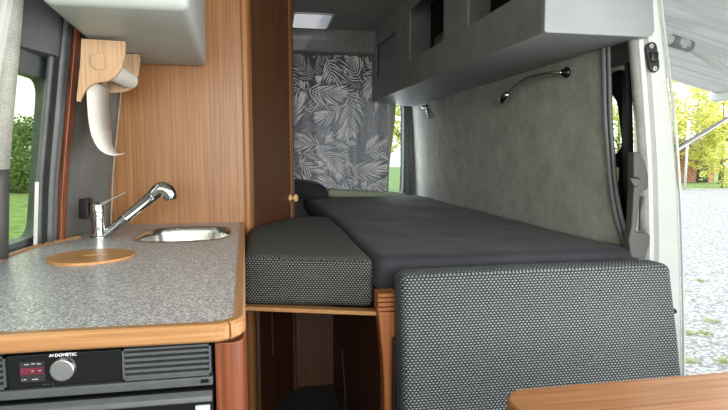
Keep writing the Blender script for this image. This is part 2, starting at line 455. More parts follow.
# left wall: mirrored body pillar, closed sliding door with window, lining behind the sink
def wl(y): return .022 * max(0, y - 1.7) / .37 * 1.7
bm = bmesh.new()
loft(bm, [[Vector((leanL(z) + o, y, z)) for o, y in ((0, 1.71), (.045, 2.10), (-.02, 3.9), (-.08, 3.9), (-.05, 1.75))] for z in ZS])
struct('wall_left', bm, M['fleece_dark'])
JL = [(.3, -.70), (.9, -.665), (1.208, -.627), (1.279, -.612), (1.349, -.598), (1.419, -.583), (1.489, -.564), (1.7, -.52), (CEIL, -.46)]
bm = bmesh.new()
loft(bm, [[Vector(p) for p in ((interp(JL, z) - .16, 1.40, z), (interp(JL, z) - .16, 1.385, z), (interp(JL, z) - .06, 1.37, z), (interp(JL, z) - .048, 1.37, z), (interp(JL, z) - .044, 1.384, z), (interp(JL, z) - .034, 1.384, z), (interp(JL, z) - .03, 1.371, z),
          (interp(JL, z) - .02, 1.372, z), (interp(JL, z) - .014, 1.385, z), (interp(JL, z) - .014, 1.43, z), (interp(JL, z) - .1, 1.45, z))] for z in [.86] + ZS[4:]])
struct('wall_left_door_jamb', bm, M['paint'])
def inner_edge(z, dx=0):
    py = 157 - (z - CZ) * F / 1.42
    return at(interp([(-40, 31), (0, 27), (60, 21), (122, 14), (150, 10), (260, 8)], py), py, Y=1.42).x + dx
for nm, zs_, mt_ in (('trim_4', (1.09, 1.22, 1.35, 1.45, 1.58, 1.7, CEIL), 'fleece'), ('trim_5', (.868, .95, 1.0, 1.05, 1.09), 'trimp')):
    bm = bmesh.new()
    loft(bm, [[Vector(p) for p in ((inner_edge(z, -.034), 1.42, z), (inner_edge(z, -.026), 1.390, z), (inner_edge(z, -.008), 1.392, z), (inner_edge(z), 1.42, z), (inner_edge(z, -.012), 1.44, z), (inner_edge(z, -.034), 1.44, z))] for z in zs_])
    struct(nm, bm, M[mt_], smooth=True)
d2 = struct('door_2', door_panel(-1, lambda z: leanL(z) - .055, -.9, 1.78, [(1.44, 1.725, .885, 1.345, .05), (-.6, 1.2, 1.0, 1.5, .08)], M['greyp']), M['doorp'])
for ya, yb in ((1.42, 1.74), (-.65, 1.25)):
    bm = bmesh.new(); loft(bm, [[Vector((leanL(z) - .08 + o, y, z)) for o, y in ((0, ya), (0, yb), (.005, yb), (.005, ya))] for z in (.87, 1.05, 1.22, 1.49, 1.52)])
    obj('window_pane', bm, M['glass'], d2)
# seals and painted highlight strip between the window and the wooden strip
bm = bmesh.new()
for y, o, r in ((1.655, -.006, .013), (1.628, -.022, .011), (1.680, -.004, .010)):
    tube(bm, [(leanL(z) + o, y, z) for z in (.868, .9, .95, 1.05, 1.15, 1.22, 1.3, 1.4, 1.49, 1.6, 1.7, 1.9)], r, 10)
struct('trim_6', bm, M['rubber'], smooth=True)
bm = bmesh.new()
loft(bm, [[Vector((leanL(z) + o, y, z)) for o, y in ((-.006, 1.612), (-.006, 1.68), (-.052, 1.76), (-.052, 1.72))] for z in [.868] + ZS[4:]])
struct('wall_left_window_post', bm, M['rubber_dark'])
bm = bmesh.new()
loft(bm, [[Vector((leanL(z) + o, y, z)) for o, y in ((-.028 , 1.606), (-.020, 1.612), (-.03, 1.62))] for z in (.868, .95, 1.0, 1.05)])
struct('highlight_strip', bm, M['paint'])  # white edge strip standing in for a bright highlight line
bm = bmesh.new()
loft(bm, [[Vector((leanL(z) + o, y, z)) for o, y in ((-.01, 1.695), (.014, 1.690), (.022, 1.705), (.014, 1.73), (-.01, 1.735))] for z in [.868] + ZS[4:]])
tag(struct('trim_8', bm, M['oak_red'], smooth=False, bevel=.003), 'slim reddish wooden strip running up the wall beside the left side window', 'trim')
# rounded lining above the left window
struct('wall_left_window_header', skin([(0.0, 1.60), (0, 1.62), (.05, 1.70), (.05, 1.45)], leanL, -1, [1.40, 1.50, 1.6, 1.7, CEIL]), M['rubber'])
struct('wall_left_header', skin([(0, -1.6), (0, 1.44), (.2, 1.44), (.2, -1.6)], leanL, -1, [1.76, 1.85, CEIL]), M['vinyl_light'])
# silicone joint in the corner
bm = bmesh.new(); tube(bm, [(leanL(z) + .052, 2.062, z) for z in (.868, 1.05, 1.22, 1.46)], .003, 8)
struct('trim_9', bm, M['canvas'])

# ceiling with skylight opening
sx0, sx1, sy0, sy1 = .165, .40, 3.18, 3.53
bm = bmesh.new()
holed(bm, [(-.75, -1.6, CEIL), (1.3, -1.6, CEIL), (1.3, 3.95, CEIL), (-.75, 3.95, CEIL)],
      [[(a, b, CEIL) for a, b in rrect(sx0, sx1, sy0, sy1, .03)]], (0, 0, .05))
struct('ceiling', bm, M['ceiling'])
bm = bmesh.new()
holed(bm, [(a, b, CEIL - .006) for a, b in rrect(sx0 - .008, sx1 + .008, sy0 - .008, sy1 + .008, .035)], [[(a, b, CEIL - .006) for a, b in rrect(sx0 + .005, sx1 - .005, sy0 + .005, sy1 - .005, .028)]], (0, 0, .125))
w1 = struct('window_1', bm, M['vinyl_light'])
obj('window_pane', B(sx0 - .01, sx1 + .01, sy0 - .01, sy1 + .01, CEIL + .12, CEIL + .128), M['skyglass'], w1)

# rear wall with its window, pillar and header
bm = bmesh.new()
holed(bm, [(-.75, 3.76, 0), (1.3, 3.76, 0), (1.3, 3.76, CEIL), (-.75, 3.76, CEIL)], [[(a, 3.76, b) for a, b in rrect(.24, .985, .80, 1.56, .09)]], (0, .08, 0))
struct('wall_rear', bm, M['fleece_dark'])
obj_w = struct('window_2', B(.2, 1.0, 3.80, 3.806, .78, 1.6), M['glass_clear'])
bm = bmesh.new(); tube(bm, [(1.042, 3.745, z) for z in (.8, 1.2, 1.6)], .008, 8); tube(bm, [(.99, 3.74, z) for z in (.8, 1.2, 1.6)], .012, 8)
struct('trim_10', bm, M['rubber'], smooth=True)
bm = bmesh.new()
prism(bm, [(-.5, 3.56, CEIL), (-.5, 3.56, 1.90), (-.5, 3.585, 1.835), (-.5, 3.60, 1.825), (-.5, 3.76, 1.825), (-.5, 3.76, CEIL)], (1.6, 0, 0))
struct('wall_rear_header', bm, M['fleece_dark'])
# cab end of the body: bulkhead below the windscreen, behind the camera
struct('wall_front', B(-.75, 1.3, -1.64, -1.6, 0, .85), M['fleece_dark'])

# ------------------------------------------------------------------ kitchen
ZT = .867
wt = thing('kitchen_worktop', 'grey speckled kitchen worktop with oak edging, sink let into its far end', 'worktop', (-.35, 1.4, ZT - .038))
def arc(cx, cy, r, a0, a1, n=8):
    return [(cx + r * math.cos(math.radians(a0 + (a1 - a0) * k / n)), cy + r * math.sin(math.radians(a0 + (a1 - a0) * k / n))) for k in range(n + 1)]
out = [(-.66, .815)] + arc(-.088, .840, .030, -90, 0) + [(-.112, 2.066), (-.582, 2.066), (-.610, 1.74), (-.650, 1.62), (-.66, 1.5)]
# far right corner follows the slightly angled side
def sinkloop(x0, x1, y0, y1, n=40, p=3.2):
    o = []
    for k in range(n):
        a = 2 * PI * k / n; c, s_ = math.cos(a), math.sin(a)
        u = math.copysign(abs(c) ** (2 / p), c); v = math.copysign(abs(s_) ** (2 / p), s_)
        o.append(((x0 + x1) / 2 + u * (x1 - x0) / 2 - .02 * (v > 0) * 0, (y0 + y1) / 2 + v * (y1 - y0) / 2))
    return o
sink = sinkloop(-.415, -.125, 1.615, 1.945)
bm = bmesh.new(); holed(bm, [(x, y, ZT - .025) for x, y in out], [[(x, y, ZT - .025) for x, y in sink]], (0, 0, .025))
obj('laminate_top', bm, M['laminate'], wt)
def ribbon(path, w, z0, z1):
    bm = bmesh.new(); n = len(path); rings = []
    for i, (x, y) in enumerate(path):
        a = Vector(path[max(i - 1, 0)]); b = Vector(path[min(i + 1, n - 1)]); t = (b - a).normalized(); nn = Vector((t.y, -t.x))
        q = Vector((x, y)); p0 = q; p1 = q + nn * w; p2 = q + nn * (w - .004)
        rings.append([Vector((p0.x, p0.y, z0)), Vector((p2.x, p2.y, z0)), Vector((p1.x, p1.y, z0 + .004)), Vector((p1.x, p1.y, z1 - .004)), Vector((p2.x, p2.y, z1)), Vector((p0.x, p0.y, z1))])
    loft(bm, rings); return bm
cpath = [(-.66, .815), (-.30, .815), (-.088, .810)] + arc(-.088, .840, .030, -90, 0)[1:-1]
obj('front_edging', ribbon(cpath[:6], .018, ZT - .027, ZT + .001), M['edge_x'], wt, smooth=False)
obj('side_edging', ribbon(cpath[5:] + [(-.058, .842), (-.112, 2.066)], .018, ZT - .027, ZT + .001), M['edge_y'], wt)
obj('rear_edging', ribbon([(-.594, 1.765), (-.612, 1.735), (-.650, 1.62), (-.66, 1.5), (-.66, 1.1)][::-1], .014, ZT - .02, ZT + .006), M['edge_y'], wt)

# sink bowl
sk = thing('kitchen_sink', 'rounded stainless steel sink bowl sunk in the speckled worktop', 'sink', (-.27, 1.78, ZT - .13))
bm = bmesh.new()
def sc(lp, s, z): 
    cx, cy = -.27, 1.78
    return [Vector((cx + (x - cx) * s, cy + (y - cy) * s, z)) for x, y in lp]
loft(bm, [sc(sink, 1.03, ZT + .0015), sc(sink, 1.0, ZT + .003), sc(sink, .975, ZT - .001), sc(sink, .955, ZT - .02), sc(sink, .93, ZT - .09), sc(sink, .85, ZT - .125), sc(sink, .4, ZT - .13), sc(sink, .01, ZT - .131)], caps=False)
obj('bowl', bm, M['steel'], sk, smooth=True)
bm = bmesh.new(); lathe(bm, (-.27, 1.78, ZT - .131), (0, 0, 1), [(0, .03), (.003, .03), (.003, .022), (.0, .018), (.0, .001)])
obj('drain', bm, M['chrome'], sk, smooth=True)

# mixer tap
tp = thing('kitchen_tap', 'chrome mixer tap with a slanted pull-out spout beside the sink', 'tap', (-.525, 1.738, ZT))
bm = bmesh.new(); lathe(bm, (-.525, 1.738, ZT), (0, 0, 1), [(0, .027), (.006, .027), (.008, .021), (.062, .021), (.063, .0235), (.070, .0235), (.071, .021), (.082, .021), (.083, .022), (.098, .0215), (.108, .019), (.113, .010), (.114, .001)])
obj('body', bm, M['chrome'], tp, smooth=False, bevel=.0008)
bm = bmesh.new()
a, b = Vector((-.512, 1.735, ZT + .105)), Vector((-.440, 1.728, ZT + .142))
loft(bm, [[p + Vector((0, dy, dz)) for dy, dz in ((-w, -h), (w, -h), (w, h), (-w, h))] for p, w, h in ((a, .012, .007), (a.lerp(b, .3) + Vector((0, 0, .001)), .010, .0035), (a.lerp(b, .7), .008, .002), (b, .006, .0015))])
obj('lever', bm, M['chrome'], tp, bevel=.001)
bm = bmesh.new()
s0, s1 = Vector((-.505, 1.738, ZT + .012)), Vector((-.348, 1.735, ZT + .142))
tube(bm, [s0, s0.lerp(s1, .38), s0.lerp(s1, .385), s0.lerp(s1, .40), s0.lerp(s1, .405), s1], [.0125, .0145, .0165, .0165, .0145, .019], 20)
obj('spout', bm, M['chrome'], tp, smooth=True)
bm = bmesh.new()
hd = spline([s1 - Vector((.012, 0, .010)), s1 + Vector((.008, 0, .008)), s1 + Vector((.026, 0, .008)), s1 + Vector((.038, 0, -.006)), s1 + Vector((.041, 0, -.024))], 4)
tube(bm, hd, [.019 + .005 * math.sin(PI * i / (len(hd) - 1)) for i in range(len(hd))], 20)
obj('spray_head', bm, M['chrome'], tp, smooth=True)

# wooden disc set in the worktop
dc = thing('cover_disc', 'round oak cover disc with finger slot lying on the worktop front left', 'cover', (-.44, 1.395, ZT))
bm = bmesh.new(); ring = [(-.44 + .1 * math.cos(2 * PI * k / 48), 1.395 + .1 * math.sin(2 * PI * k / 48), ZT + .0005) for k in range(48)]
slot = [(-.433 + x, 1.395 + y, ZT + .0005) for x, y in rrect(-.028, .028, -.009, .009, .0088)]
holed(bm, ring, [slot], (0, 0, .006)); obj('disc', bm, M['disc'], dc)
obj('finger_slot', B(-.462, -.404, 1.385, 1.405, ZT + .0004, ZT + .002), M['blackp'], dc)

# kitchen cabinet body
kc = thing('kitchen_cabinet', 'wooden kitchen cabinet under the speckled worktop, reddish corner stile', 'cabinet', (-.35, 1.4, 0))
bm = bmesh.new(); hexa(bm, [(-.087, .86, 0), (-.046, .86, 0), (-.098, 2.06, 0), (-.135, 2.06, 0), (-.087, .86, ZT - .04), (-.046, .86, ZT - .04), (-.098, 2.06, ZT - .04), (-.135, 2.06, ZT - .04)])
obj('side_panel', bm, M['oak_door'], kc)
bm = bmesh.new()
prism(bm, [(-.088, .828, 0), (-.065, .826, 0), (-.060, .826, 0), (-.050, .832, 0), (-.044, .842, 0), (-.042, .90, 0), (-.088, .90, 0)], (0, 0, ZT - .04))
obj('corner_stile', bm, M['oak_red'], kc, bevel=.002)
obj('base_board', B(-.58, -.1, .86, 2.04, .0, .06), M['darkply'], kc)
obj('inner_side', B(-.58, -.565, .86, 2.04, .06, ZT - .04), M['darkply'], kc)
bm = bmesh.new(); bmesh.ops.create_cube(bm, size=.0001); bm.free()

# refrigerator
fr = thing('refrigerator', 'black built-in refrigerator with round silver knob and vent slats', 'refrigerator', (-.33, .85, .06))
FY = .828
obj('body', B(-.56, -.094, FY + .012, 1.35, .07, ZT - .042), M['greyp'], fr)
cp = obj('control_panel', B(-.386, -.2265, FY, FY + .014, .776, .8445 - .018 + .0), M['blackg'], fr, bevel=.002)
bm = bmesh.new(); lathe(bm, (-.309, FY, .8015), (0, -1, 0), [(0, .0180), (.0015, .0180), (.003, .0172), (.006, .0168), (.007, .0155), (.0071, .001)], 40)
obj('knob', bm, M['silver'], fr, smooth=False, bevel=.0004)
ds = obj('display', B(-.368, -.334, FY - .001, FY + .002, .785, .816), M['screen'], fr)
obj('display_bar', B(-.367, -.335, FY - .0016, FY, .797, .807), M['redbar'], ds)
bm = bmesh.new()
for i, (x, z, w) in enumerate(((-.361, .812, .006), (-.352, .8125, .005), (-.344, .812, .005), (-.363, .789, .003), (-.352, .7885, .008), (-.352, .8015, .003), (-.343, .8015, .004), (-.366, .7885, .0014))):
    box(bm, x, x + w, FY - .0018, FY - .0008, z, z + .0012)
obj('display_marks', bm, M['vinyl_light'], ds)
tcu = bpy.data.curves.new('lettering', 'FONT'); tcu.body = 'DOMETIC'; tcu.size = .0066; tcu.extrude = .0001; tcu.offset = .00018
tcu.space_character = 1.05
to = bpy.data.objects.new('brand_lettering', tcu); COL.objects.link(to); to.location = (-.3195, FY - .0006, .8215); to.rotation_euler = (PI / 2, 0, 0)
tcu.materials.append(M['white']); me_ = bpy.data.meshes.new_from_object(to); bpy.data.objects.remove(to); me_.materials.clear(); me_.materials.append(M['white'])
to = bpy.data.objects.new('brand_lettering', me_); COL.objects.link(to); to.location = (-.3195, FY - .0006, .8215); to.rotation_euler = (PI / 2, 0, 0); adopt(to, fr)
bm = bmesh.new()   # small winged mark in front of the lettering
for pts in (((-.3275, .8217), (-.3262, .8217), (-.3248, .8262), (-.3258, .8262)), ((-.3255, .8262), (-.3248, .8262), (-.3238, .8217), (-.3246, .8217)), ((-.3234, .8238), (-.3208, .8250), (-.3206, .8240), (-.3232, .8226)), ((-.3226, .8217), (-.3219, .8217), (-.3213, .8262), (-.3220, .8262))):
    prism(bm, [(x, FY - .0008, z) for x, z in pts], (0, .0008, 0))
obj('brand_mark', bm, M['white'], fr)
bm = bmesh.new()   # faint caption under the display
for i in range(5): box(bm, -.339 + i * .0022, -.3375 + i * .0022, FY - .0006, FY, .7792, .7800)
box(bm, -.3255, -.324, FY - .0006, FY, .7785, .7803)
obj('caption', bm, M['greyp'], fr)
def vent(x0, x1):
    g = bmesh.new()
    z0, z1 = .776, .8265
    box(g, x0, x0 + .003, FY - .001, FY + .012, z0, z1); box(g, x1 - .003, x1, FY - .001, FY + .012, z0, z1)
    box(g, x0, x1, FY - .001, FY + .012, z1 - .003, z1); box(g, x0, x1, FY - .001, FY + .012, z0, z0 + .003)
    n = 5; p = (z1 - z0 - .006) / n
    for i in range(n):
        zz = z0 + .003 + i * p
        hexa(g, [(x0 + .003, FY, zz), (x1 - .003, FY, zz), (x1 - .003, FY + .009, zz + p * .25), (x0 + .003, FY + .009, zz + p * .25),
                 (x0 + .003, FY, zz + p * .5), (x1 - .003, FY, zz + p * .5), (x1 - .003, FY + .009, zz + p * .6), (x0 + .003, FY + .009, zz + p * .6)])
    return g
for a_, b_ in ((-.2255, -.094), (-.56, -.3875)):
    vg = obj('vent_grille', vent(a_, b_), M['greyp'], fr)
    obj('vent_gap_shade', B(a_, b_, FY + .0095, FY + .0115, .777, .826), M['matt'], vg)  # black sheet painting the shade between the slats
obj('frame_rail', B(-.56, -.092, FY - .004, FY + .02, .760, .7745), M['greyp'], fr, bevel=.002)
lt = obj('latch', B(-.110, -.098, FY - .0055, FY, .7655, .771), M['blackg'], fr)
dr = obj('door', B(-.56, -.092, FY - .012, FY + .01, .08, .757), M['blackg'], fr, bevel=.003)
bm = bmesh.new(); prism(bm, [(-.56, FY - .012, .757), (-.56, FY - .020, .750), (-.56, FY - .022, .742), (-.56, FY - .012, .738)], (.468, 0, 0))
obj('door_handle', bm, M['greyp'], dr, bevel=.0015)
obj('door_reflection', B(-.118, -.096, FY - .0135, FY - .010, .1, .733), M['vinyl_light'], dr)  # pale strip painting a white reflection onto the glossy door

# overhead locker on the left
ol = thing('overhead_locker', 'pale grey rounded overhead locker above the sink', 'locker', (-.36, 1.7, 1.457))
def wl2(p):
    t = (p.y - 1.28) / .78
    x0 = -.487 - .06 * max(0, t); x1 = -.172 - .048 * t
    u = (p.x + .5) / .3
    return (x0 + (x1 - x0) * u, p.y, p.z)
obj('shell', soft_box(-.5, -.2, 1.285, 2.06, 1.457, CEIL - .005, .022, .12, wl2), M['vinyl_light'], ol, smooth=True)

# kitchen roll holder and paper
rh = thing('paper_roll_holder', 'pale wooden kitchen roll holder of two curved boards under the overhead locker', 'paper holder', (-.45, 1.72, 1.44))
def board(px, Y, t):
    bm = bmesh.new(); prism(bm, [at(x, y, Y=Y) for x, y in px], (0, t, 0)); return bm
zz = lambda pts: [(60 + a / 2.93, 20 + b / 2.93) for a, b in pts]
YB = 1.60
top1 = zz([(62, 54), (190, 62), (190, 92), (187, 112), (182, 134), (173, 152), (162, 165), (150, 174), (138, 179), (124, 181), (108, 183), (92, 189), (80, 199), (70, 212), (62, 226), (57, 240), (47, 237), (52, 190), (58, 130)])
b1 = obj('bracket', board(top1, YB, .014), M['ply'], rh, bevel=.0015)
top2 = zz([(120, 98), (232, 100), (233, 120), (228, 160), (221, 190), (205, 204), (185, 211), (160, 213), (120, 214)])
obj('bracket', board(top2, 1.84, .014), M['ply'], rh, bevel=.0015)
c = at(99.5, 61.5, Y=YB); bm = bmesh.new()
pr = [(x * 1.0, y) for x, y in sinkloop(-.0235, .0235, -.0235, .0235, 28, 2)]
pts = [Vector((c.x + max(-.021, min(.0235, x)) , YB - .006, c.z + max(-.0235, min(.020, z)) )) for x, z in pr]
prism(bm, pts, (0, .02, 0)); obj('rod_end', bm, M['ply'], rh, bevel=.001)
c2 = at(114, 72, Y=1.66); cx, cz = c2.x, c2.z
bm = bmesh.new(); tube(bm, [(cx, YB + .014, cz), (cx, 1.84, cz)], .009, 16); obj('rod', bm, M['ply'], rh, smooth=True)
pr_ = thing('paper_roll', 'nearly used white kitchen roll with a curled sheet hanging down', 'kitchen paper', (cx, 1.72, cz))
bm = bmesh.new(); lathe(bm, (cx, 1.618, cz), (0, 1, 0), [(0, .013), (0, .026), (.218, .026), (.218, .013)], 32)
obj('roll', bm, M['paper'], pr_, smooth=False, bevel=.0005)
near = [at(x, y, Y=1.62) for x, y in ((87, 80), (86.5, 92), (87, 106), (88.5, 122), (91.5, 136), (97, 147), (104, 153), (112, 155.5), (121, 154.5))]
near = spline([Vector((cx - .033, 1.62, cz + .005)) if False else near[0]] + near[1:], 5)
bm = bmesh.new(); ra = []; rb = []
for p in near:
    ra.append(Vector((p.x, 1.622, p.z))); q_ = max(0, (len(ra) - 18) / (len(near) - 18)); rb.append(Vector((p.x + .004, 1.82 - .17 * q_, p.z + .004)))
for th_ in (0,):
    va = [bm.verts.new(p) for p in ra]; vb = [bm.verts.new(p) for p in rb]
    for i in range(len(va) - 1): bm.faces.new((va[i], va[i + 1], vb[i + 1], vb[i]))
sh = obj('hanging_sheet', bm, M['paper'], pr_, smooth=True)
so = sh.modifiers.new('thick', 'SOLIDIFY'); so.thickness = .0012

# black socket on the wall behind the tap
s = at(90, 208, X=-.585)
ps_ = thing('power_socket', 'small black socket low on the wall behind the tap', 'socket', (-.60, s.y, s.z - .03))
yy = s.y
bm = B(-.612, -.583, yy - .028, yy + .028, s.z - .032, s.z + .032); obj('plate', bm, M['asphalt'], ps_, bevel=.003)
bm = bmesh.new(); lathe(bm, (-.584, yy, s.z), (1, 0, 0), [(0, .02), (.004, .02), (.004, .016), (.001, .015), (.001, .001)]); obj('socket_ring', bm, M['blackg'], ps_)

# ------------------------------------------------------------------ wardrobe
wd = thing('wardrobe', 'floor-to-ceiling wooden wardrobe with an angled door beside the bed', 'wardrobe', (-.2, 2.4, 0))
obj('side_panel', B(-.60, -.092, 2.07, 2.088, .0, CEIL - .002), M['oak'], wd)
bm = bmesh.new(); prism(bm, [(-.093, 2.064, 0), (-.078, 2.062, 0), (-.068, 2.068, 0), (-.060, 2.082, 0), (-.060, 2.11, 0), (-.093, 2.11, 0)], (0, 0, CEIL - .002))
obj('corner_post', bm, M['oak'], wd, bevel=.004)
A0 = Vector((-.060, 2.100, 0)); A1 = Vector((.107, 2.432, 0)); dv = (A1 - A0).normalized(); nv = Vector((dv.y, -dv.x, 0))
def slab(bm, a, b, t, z0, z1, off=0):
    a = Vector((a[0], a[1], 0)) + nv * off; b = Vector((b[0], b[1], 0)) + nv * off
    hexa(bm, [(p.x, p.y, z0) for p in (a, b, b - nv * t, a - nv * t)] + [(p.x, p.y, z1) for p in (a, b, b - nv * t, a - nv * t)])
bm = bmesh.new(); slab(bm, A0 + dv * .004, A1 - dv * .006, .018, .74, CEIL - .01, 0)
dr = obj('door', bm, M['oak_door'], wd, bevel=.003)
bm = bmesh.new(); slab(bm, A1 - dv * .014, A1 - dv * .006, .012, .74, CEIL - .01, .0025); obj('door_edge', bm, M['oak'], dr)
bm = bmesh.new()
kp = A1 - dv * .022 + nv * .0; kp = Vector((kp.x, kp.y, .932))
lathe(bm, kp, nv, [(-.002, .016), (.003, .017), (.008, .011), (.014, .009), (.020, .013), (.026, .018), (.032, .018), (.037, .012), (.038, .001)], 24)
obj('knob', bm, M['beech'], dr, smooth=True)
bm = bmesh.new(); slab(bm, A0, A1, .018, 0, .735, -.004); obj('lower_panel', bm, M['darkply'], wd)
bm = bmesh.new(); prism(bm, [(.107, 2.432, 0), (.116, 2.436, 0), (.120, 2.45, 0), (.120, 3.50, 0), (.100, 3.50, 0), (.09, 2.44, 0)], (0, 0, CEIL - .002)); obj('far_side', bm, M['oak_door'], wd)
obj('back_panel', B(-.60, .10, 3.48, 3.50, 0, CEIL - .002), M['darkply'], wd)
obj('vertical_batten', B(-.058, -.044, 2.115, 2.125, 0, .7), M['oak_door'], wd)

# ------------------------------------------------------------------ bed
ZB = .845
bf = thing('bed_base', 'wooden bed base with open cupboard and a light front rail under the cushions', 'bed base', (.3, 2.0, 0))
bm = bmesh.new(); hexa(bm, [(-.085, 1.455, .694), (.288, 1.335, .694), (.288, 1.37, .694), (-.085, 1.49, .694), (-.085, 1.455, .7055), (.288, 1.335, .7055), (.288, 1.37, .7055), (-.085, 1.49, .7055)])
obj('front_rail', bm, M['edge_x'], bf, bevel=.002)
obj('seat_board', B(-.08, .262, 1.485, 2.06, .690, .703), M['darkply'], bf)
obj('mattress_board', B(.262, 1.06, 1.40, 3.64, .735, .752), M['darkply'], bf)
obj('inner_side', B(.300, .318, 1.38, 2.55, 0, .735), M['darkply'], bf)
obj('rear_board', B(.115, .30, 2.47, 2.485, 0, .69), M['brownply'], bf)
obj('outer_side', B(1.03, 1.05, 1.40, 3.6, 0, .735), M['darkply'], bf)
bm = bmesh.new(); tube(bm, [(.298, 2.05, .0), (.298, 2.05, .14), (.298, 2.14, .30)], .003, 6)
obj('edge_strip', bm, M['brownply'], bf)
bm = bmesh.new(); tube(bm, [Vector((.0, 2.22, .27)) + nv * .006, Vector((.0, 2.22, .69)) + nv * .006], .003, 6)
obj('edge_strip', bm, M['brownply'], bf)
bm = bmesh.new(); loft(bm, [[Vector(q) for q in (at(l, y, Y=1.30), at(r, y, Y=1.30), at(r, y, Y=1.30) + Vector((0, .045, 0)), at(l, y, Y=1.30) + Vector((0, .045, 0)))]
      for l, r, y in ((385.5, 398, 410), (384, 397, 385), (382.5, 396, 355), (380.5, 396, 335), (378.5, 396, 312))])
bmesh.ops.translate(bm, verts=bm.verts, vec=(0, 0, 0)); 
vs = sorted(bm.verts, key=lambda v: v.co.z)[:4]
for v in vs: v.co.z = 0; v.co.x += .012
obj('post', bm, M['post'], bf, bevel=.004)
bm = bmesh.new()
for i in range(4):
    a = at(378, 311.5 - i * 4.6, Y=1.296); b = at(397, 307.2 - i * 4.6, Y=1.296)
    box(bm, a.x + (.001 if i % 2 else 0), b.x, 1.296, 1.35, a.z, b.z + .0006)
obj('post_joint_block', bm, M['post'], bf, bevel=.0008)

mt = thing('mattress', 'mattress under a black fitted sheet filling the rear of the van', 'mattress', (.66, 2.5, .752))
def wsh(p):
    return (p.x + (.034 * max(0, min(1, (1.48 - p.y) / .08)) if p.x > .9 else 0) - (.045 * max(0, (p.y - 2.3) / 1.3) if p.x < .5 else 0), p.y - (.0 if p.x < .9 else .0), p.z)
obj('fitted_sheet', soft_box(.280, 1.066, 1.345, 3.66, .755, ZB + .004, .028, .035, wsh, .006, 3.2, 4, .004), M['sheet'], mt, smooth=True)

def wc(p):
    yb = 2.055 if p.x < -.066 else min(2.40, 2.07 + (p.x + .066) * 1.95 - .012)
    yf = 1.462 - (p.x + .078) / .35 * .11
    t = (p.y - 1.4) / .6
    return (p.x + (.018 if p.x > .1 else 0), yf + (yb - yf) * t, p.z)
sc_ = thing('seat_cushion', 'low seat cushion in dotted black fabric between worktop and bed', 'cushion', (.09, 1.7, .706))
obj('cover', soft_box(-.078, .262, 1.4, 2.0, .708, ZB + .002, .024, .02, wc, .002, 5, 4, .006), M['dots_fine'], sc_, uv=True, smooth=True)

bk = thing('backrest_cushion', 'large upright backrest cushion in dotted black and white fabric in front of the bed', 'cushion', (.7, 1.25, .30))
def wb(p):
    t = (ZB - p.z) / .5; y = p.y - .035 * t
    xx = p.x + (.06 * t if p.x > .7 else .004 * t)
    zt = 0
    return (xx, y, p.z + .012 * (1 - abs((p.x - .68) / .38)) * (p.z > .8) * .3)
obj('support', B(.36, 1.0, 1.292, 1.305, .0, .60), M['darkply'], bk)
obj('cover', soft_box(.312, 1.062, 1.205, 1.290, .335, ZB - .012, .020, .015, wb, .0015, 6, 4), M['dots'], bk, uv=True, smooth=True)
obj('backing_board', B(.308, 1.0, 1.262, 1.278, .30, .655), M['blackp'], bk, bevel=.004)

pl = thing('pillow', 'black pillow lying against the wardrobe at the head of the bed', 'pillow', (.26, 3.3, ZB))
bm = soft_box(.135, .38, 3.32, 3.62, ZB + .004, ZB + .125, .05, .03, lambda p: (p.x, p.y, p.z - .035 * max(0, (p.x - .22) / .16)), .006, 8)
obj('cover', bm, M['sheet'], pl, smooth=True)
pl2 = thing('blanket', 'folded sage green blanket along the far end of the bed below the curtain', 'blanket', (.65, 3.58, ZB))
obj('fold', soft_box(.395, .95, 3.50, 3.645, ZB + .006, ZB + .055, .02, .03, lambda p: (p.x, p.y, p.z - .03 * max(0, (p.x - .4) / .55)), .006, 8), M['green'], pl2, smooth=True)

# ------------------------------------------------------------------ table
tb = thing('table', 'wooden table with a rounded edge in front of the backrest cushion', 'table', (.75, .6, 0))
bm = bmesh.new()
pts = [(1.1, .803), (.43, .808)] + [(.43 - .048 * math.sin(math.radians(a)), .76 + .048 * math.cos(math.radians(a))) for a in range(15, 91, 15)] + [(.382, .35), (1.1, .35)]
prism(bm, [(x, y, .695) for x, y in pts], (0, 0, .025)); obj('table_top', bm, M['table'], tb, bevel=.006, seg=3)
bm = bmesh.new(); lathe(bm, (.75, .55, 0), (0, 0, 1), [(0, .16), (.012, .16), (.02, .03), (.695, .03)]); obj('leg', bm, M['steel'], tb)

